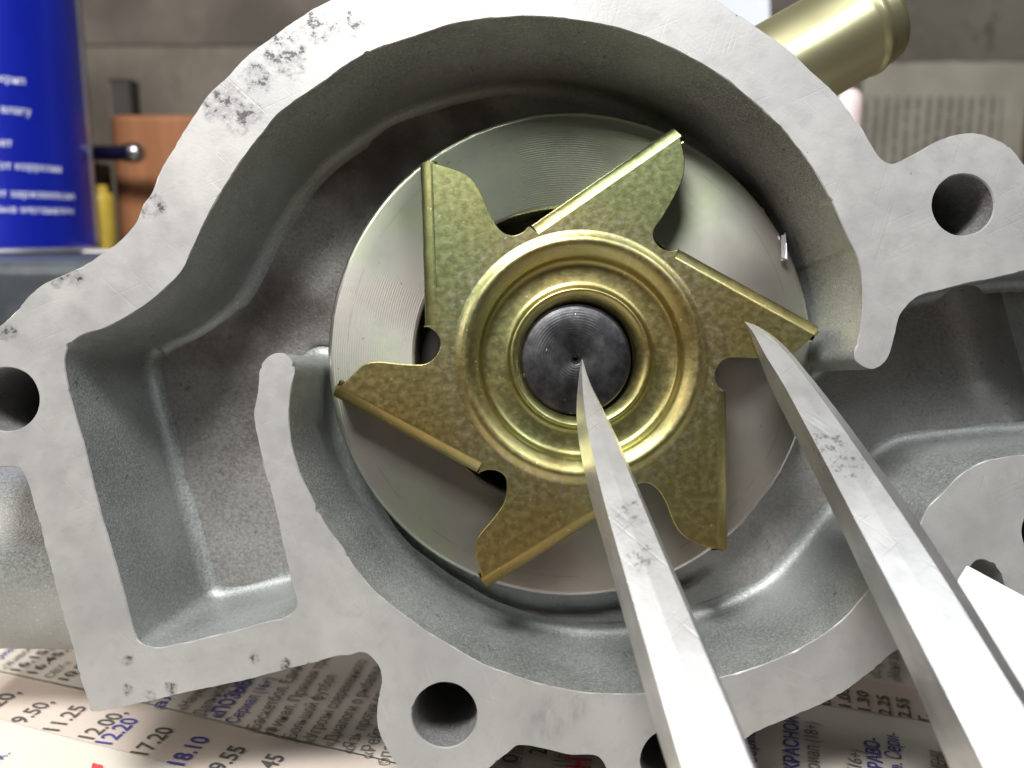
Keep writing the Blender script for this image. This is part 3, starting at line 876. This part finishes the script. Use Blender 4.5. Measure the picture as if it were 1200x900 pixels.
for row in [
    ('8.20,', -18, 842, 25, 813, 4.4, K, .012), ('9.50,', 28, 849, 64, 824, 4.4, K, .012), ('11.25', 68, 858, 103, 830, 4.4, K, .012), ('12.00,', 109, 868, 150, 836, 4.4, K, .012),
    ('12.20', 130, 874, 164, 844, 4.4, BL, .016), ('17.20', 172, 886, 205, 855, 4.4, K, .012), ('18.10', 215, 898, 247, 866, 4.4, BL, .016),
    ('19.55', 256, 911, 290, 878, 4.4, K, .014), ('21.45', 303, 922, 335, 888, 4.4, K, .014),
    ('ок.', -6, 899, 13, 884, 3.2, BL, 0),
    ('«Стр', 1033, 797, 1031, 777, 3.2, GR, 0), ('«Меня зовут', 1056, 801, 1051, 758, 3.2, GR, 0), ('0.40', 974, 829, 969, 804, 2.9, K, .016), ('1.05', 997, 831, 994, 808, 2.9, K, .016),
    ('1.30', 1020, 835, 1017, 812, 2.9, K, .016), ('2.25', 1045, 840, 1041, 817, 2.9, K, .016), ('2.55', 1068, 843, 1064, 820, 2.9, K, .016), ('г.', 1089, 846, 1088, 838, 3.0, K, .012),
    ('КРАСНОЙ', 937, 906, 935, 843, 3.2, BL, .018), ('сериал', 887, 896, 884, 852, 3.2, BL, 0), ('сериал (18+)', 962, 920, 958, 850, 3.2, GR, 0),
    ('(16+)', 1009, 908, 1011, 883, 3.0, GR, 0), ('ПРАВО-', 1037, 914, 1029, 868, 3.1, BL, .018), ('». Сери-', 1058, 905, 1053, 862, 3.4, BL, 0), ('МЕНИ', 1110, 908, 1107, 884, 3.0, GR, 0),
    ('кино «Улица', 606, 934, 617, 866, 3.2, GR, 0), ('0', 606, 900, 608, 890, 3.6, K, .012), ('20', 640, 890, 642, 877, 4.0, K, .016), ('(16+)', 662, 904, 665, 879, 3.2, GR, 0), ('НТВ', 691, 906, 692, 872, 5.0, RD, .04)]:
    at_root(print_line(np_root, *row, lift=.75 if row[1] in (606, 640, 662, 691) else .25))
at_root(sheet([G(107, 902), G(109, 896), G(121, 899), G(119, 905)], .25, 'red_print_block', RD, np_root, 9))

# white card leaning in front of the lower right of the pump
cbm = MB()
q = [Wp(1134, 663, 118.6), Wp(1400, 803, 116), Wp(1290, 1063, 105), Wp(1088, 737, 116)]
def lerp4(u, v): return q[0] * (1 - u) * (1 - v) + q[1] * u * (1 - v) + q[2] * u * v + q[3] * (1 - u) * v
cn = (q[1] - q[0]).cross(q[3] - q[0]).normalized()
fr = [[(lerp4(i / 12, j / 12) + cn * .5 * math.sin(i / 12 * 2.5)) * MM for i in range(13)] for j in range(13)]
bk = [[p + cn * .0003 for p in r_] for r_ in fr]
cbm.strip(fr); cbm.strip(bk); cbm.strip([fr[0], bk[0]], smooth=False); cbm.strip([fr[-1], bk[-1]], smooth=False)
cbm.strip([[r_[0] for r_ in fr], [r_[0] for r_ in bk]], smooth=False); cbm.strip([[r_[-1] for r_ in fr], [r_[-1] for r_ in bk]], smooth=False)
tag(cbm.build('paper_card', M['white']), 'blank white card leaning on the lower right corner of the pump', 'card')

# ================================================================== THINGS BEHIND THE PUMP
ST = 76.0
b = MB(); box(b, (-0.18, 0.268, (ST / 2 + .1) * MM), (0.26, 0.13, (ST - .2) * MM), bev=.0035)
o = b.build('steel_block', M['slab']); tag(o, 'dark bluish steel block under the blue can', 'metal block')
for p in o.data.polygons: p.use_smooth = False

# blue spray can with a printed label
cc = Wp(-10, 290, 268); cc.z = ST
can = empty('spray_can', cc)
tag(can, 'blue spray can with white Cyrillic lettering at the left edge', 'spray can')
cb = MB(); cr = .0312
lathe(cb, [(cr * .985, .0016), (cr * .998, .0022), (cr, .003), (cr, .132), (cr * .985, .136), (cr * .8, .146), (.012, .152), (.0001, .152)], 96, 0)
o = cb.build('body', M['canblue'], can, fix=False)
cb = MB(); lathe(cb, [(.0001, .0006), (cr * .9, .0004), (cr * .985, 0), (cr * 1.012, .0004), (cr * 1.015, .0011), (cr * 1.0, .0019), (cr * .985, .0016)], 96, 0)
cb.build('rim', M['tin'], can, fix=False)
cb = MB()                                        # bare soldered seam down the side
cb.strip([[Vector(((cr + h_) * math.cos(a_), (cr + h_) * math.sin(a_), z_)) for a_, h_ in ((.13, -.0002), (.14, .00025), (.19, .0003), (.24, .00025), (.25, -.0002))] for z_ in (.0032, .1315)])
cb.build('seam', M['tin'], can, fix=False)
def can_text(body, xr, ypx, hmm, bold=0.0):
    """line whose right-hand end is seen at pixel xr, baseline at height of pixel ypx"""
    me = text_mesh(body, bold)
    front = cc.copy()
    # angle on the can whose silhouette position matches xr
    best = None
    for k_ in range(0, 1000):
        a_ = -math.pi / 2 + k_ / 1000 * math.pi / 2
        pt = cc + Vector((cr / MM * math.cos(a_), cr / MM * math.sin(a_), 0))
        v = pt - CAM; D = v.dot(FWD); px = 600 + v.x / D * 1000
        if best is None or abs(px - xr) < best[0]: best = (abs(px - xr), a_, D)
    _, a1, D = best
    v3 = Wp(xr, ypx, D); z0 = v3.z - cc.z
    xs = [v.co.x for v in me.vertices]; mx = max(xs)
    for v in me.vertices:
        a_ = a1 + (v.co.x - mx) * hmm * MM / cr
        v.co = Vector(((cr + .00012) * math.cos(a_), (cr + .00012) * math.sin(a_), z0 * MM + v.co.y * hmm * MM))
    me.materials.append(M['canwhite'])
    o = bpy.data.objects.new('lettering', me); COL.objects.link(o); o.parent = can
for args in [('устраняет скрип', 48, 105, 3.0, .01), ('вытесняет влагу', 52, 139, 3.0, .01), ('очищает', 27, 174, 3.0, .01), ('защищает от коррозии', 80, 203, 3.0, .01),
             ('освобождает заржавевшие', 93, 234, 3.0, .01), ('подвижные механизмы', 90, 251, 3.0, .01), ('универсально', 32, 8, 3.4, .01)]:
    can_text(*args)

def standing(name, px0, px1, ytop, D, base, depth, mat, bev):
    a = Wp(px0, ytop, D); c = Wp(px1, ytop, D)
    b = MB(); h = a.z - base
    box(b, (0, depth / 2 * MM, h / 2 * MM), ((c.x - a.x) * MM, depth * MM, h * MM), bev=bev * MM)
    o = b.build(name, mat); o.location = Vector(((a.x + c.x) / 2, a.y, base)) * MM
    return o
tag(standing('wood_block', 127, 262, 134, 296, ST, 22, M['wood'], 2.0), 'orange brown wooden block behind the pump with rounded edges', 'wooden block')
# small yellow bottle
yc = Wp(121, 285, 281); yc.z = ST
b = MB(); lathe(b, [(.0001, 0), (.0041, 0), (.0044, .0006), (.0044, .0165), (.0040, .0185), (.0026, .0198), (.0026, .0215), (.0001, .0216)], 40)
o = b.build('yellow_bottle', M['yellow'], fix=False); o.location = yc * MM
tag(o, 'small yellow bottle between the blue can and the wooden block', 'bottle')
b = MB(); box(b, (0, 0, .0005), (.016, .010, .0008), bev=.0002)
o = b.build('paper_scrap', M['white']); o.location = (Wp(134, 289, 268).x * MM, Wp(134, 289, 268).y * MM, ST * MM)
tag(o, 'pale scrap of paper on the steel block by the yellow bottle', 'paper scrap')
# dark clamp with a bright steel rod
kc = Wp(104, 285, 297); kc.z = ST
clamp = empty('clamp', kc); tag(clamp, 'dark clamp with shiny steel rod behind the blue can', 'clamp')
b = MB(); box(b, (-.001, .004, .015), (.014, .010, .030), bev=.001); b.build('post', M['black'], clamp)
rp = Wp(100, 179, 286) - kc; rq = Wp(170, 179, 284) - kc
fm = pipe_frame((rq - rp), Vector((0, 0, 1)), (rp - Vector((14, 0, 0))) * MM)
ln = (rq - rp).length * MM + .014
b = MB(); lathe(b, [(.0026, 0), (.0026, ln * .8), (.0029, ln * .82), (.0033, ln * .9), (.0031, ln * .96), (.0020, ln), (.0001, ln * 1.005)], 40, 0, fm)
b.build('rod', M['chrome'], clamp, fix=False)
b = MB(); box(b, tuple((Vector((rp.x - 6, rp.y, rp.z)) + Vector((0, 0, -4))) * MM), (.010, .012, .012), bev=.001); b.build('bracket', M['black'], clamp)
o = standing('dark_peg', 125, 153, 92, 322, ST, 8, M['black'], 1.0)
tag(o, 'narrow dark peg standing behind the wooden block', 'peg')

# upper board on the wall, left; strip and old newspaper on the wall, right
a = Wp(40, 62, 424); c = Wp(420, -260, 424)
b = MB(); box(b, ((a.x + c.x) / 2 * MM - .03, (WALL_Y - .8) * MM, (a.z + c.z) / 2 * MM), ((c.x - a.x) * MM + .16, .0016, (c.z - a.z) * MM), bev=.0008)
tag(b.build('wall_board', M['board']), 'dark grey brown board fixed to the wall above the wooden block', 'board')
a = Wp(1000, 79, 420)
root = Vector((a.x, WALL_Y - .6, a.z))
b = MB()
fr = []
for j in range(21):
    fr.append([Vector((i / 20 * .095, -.0006 - .0012 * (1 + noise.noise(Vector((i * .3, j * .3, 0)))), -j / 20 * .12 + .0012 * noise.noise(Vector((i * .4, 0, j))) * (j == 0))) for i in range(21)])
b.strip(fr)
o = b.build('wall_newspaper', M['wallpaper']); o.location = root * MM
tag(o, 'old yellowed newspaper page pasted on the wall at the right', 'newspaper')
a = Wp(1187, 118, 420)
b = MB(); box(b, ((a.x + 12) * MM, (WALL_Y - 5) * MM, (a.z - 60) * MM), (.022, .0096, .12), bev=.001)
tag(b.build('wooden_batten', M['brown']), 'dark brown batten on the wall at the right edge', 'batten')
a = Wp(800, 36, 300)
b = MB()
fr = [[Vector((i / 8 * .034, .002 * math.sin(i / 8 * 3) + j / 12 * .03, j / 12 * .06 - .112)) * 1.0 for i in range(9)] for j in range(13)]
# a sheet that stands on the bench and leans back towards the wall
fr = []
for j in range(25):
    v_ = j / 24
    fr.append([Vector(((a.x + i / 8 * 34), 285 + v_ * 60 + 2 * math.sin(i / 8 * 3), 1 + v_ * 215)) * MM for i in range(9)])
b.strip(fr)
tag(b.build('leaning_paper', M['bluewhite']), 'bluish white paper leaning behind the gold pipe', 'paper sheet')
# pale pink stick standing behind the pump, its rounded tip shows under the gold pipe
a = Wp(996, 118, 215)
b = MB(); hh = (a.z + 3) * MM
lathe(b, [(.0001, 0), (.0031, 0), (.0031, hh * .97), (.0028, hh * .985), (.0018, hh * .996), (.0001, hh)], 32)
o = b.build('plastic_stick', M['pink'], fix=False); o.location = (a.x * MM, a.y * MM, 0)
tag(o, 'pale pink plastic stick whose tip shows below the gold pipe', 'stick')
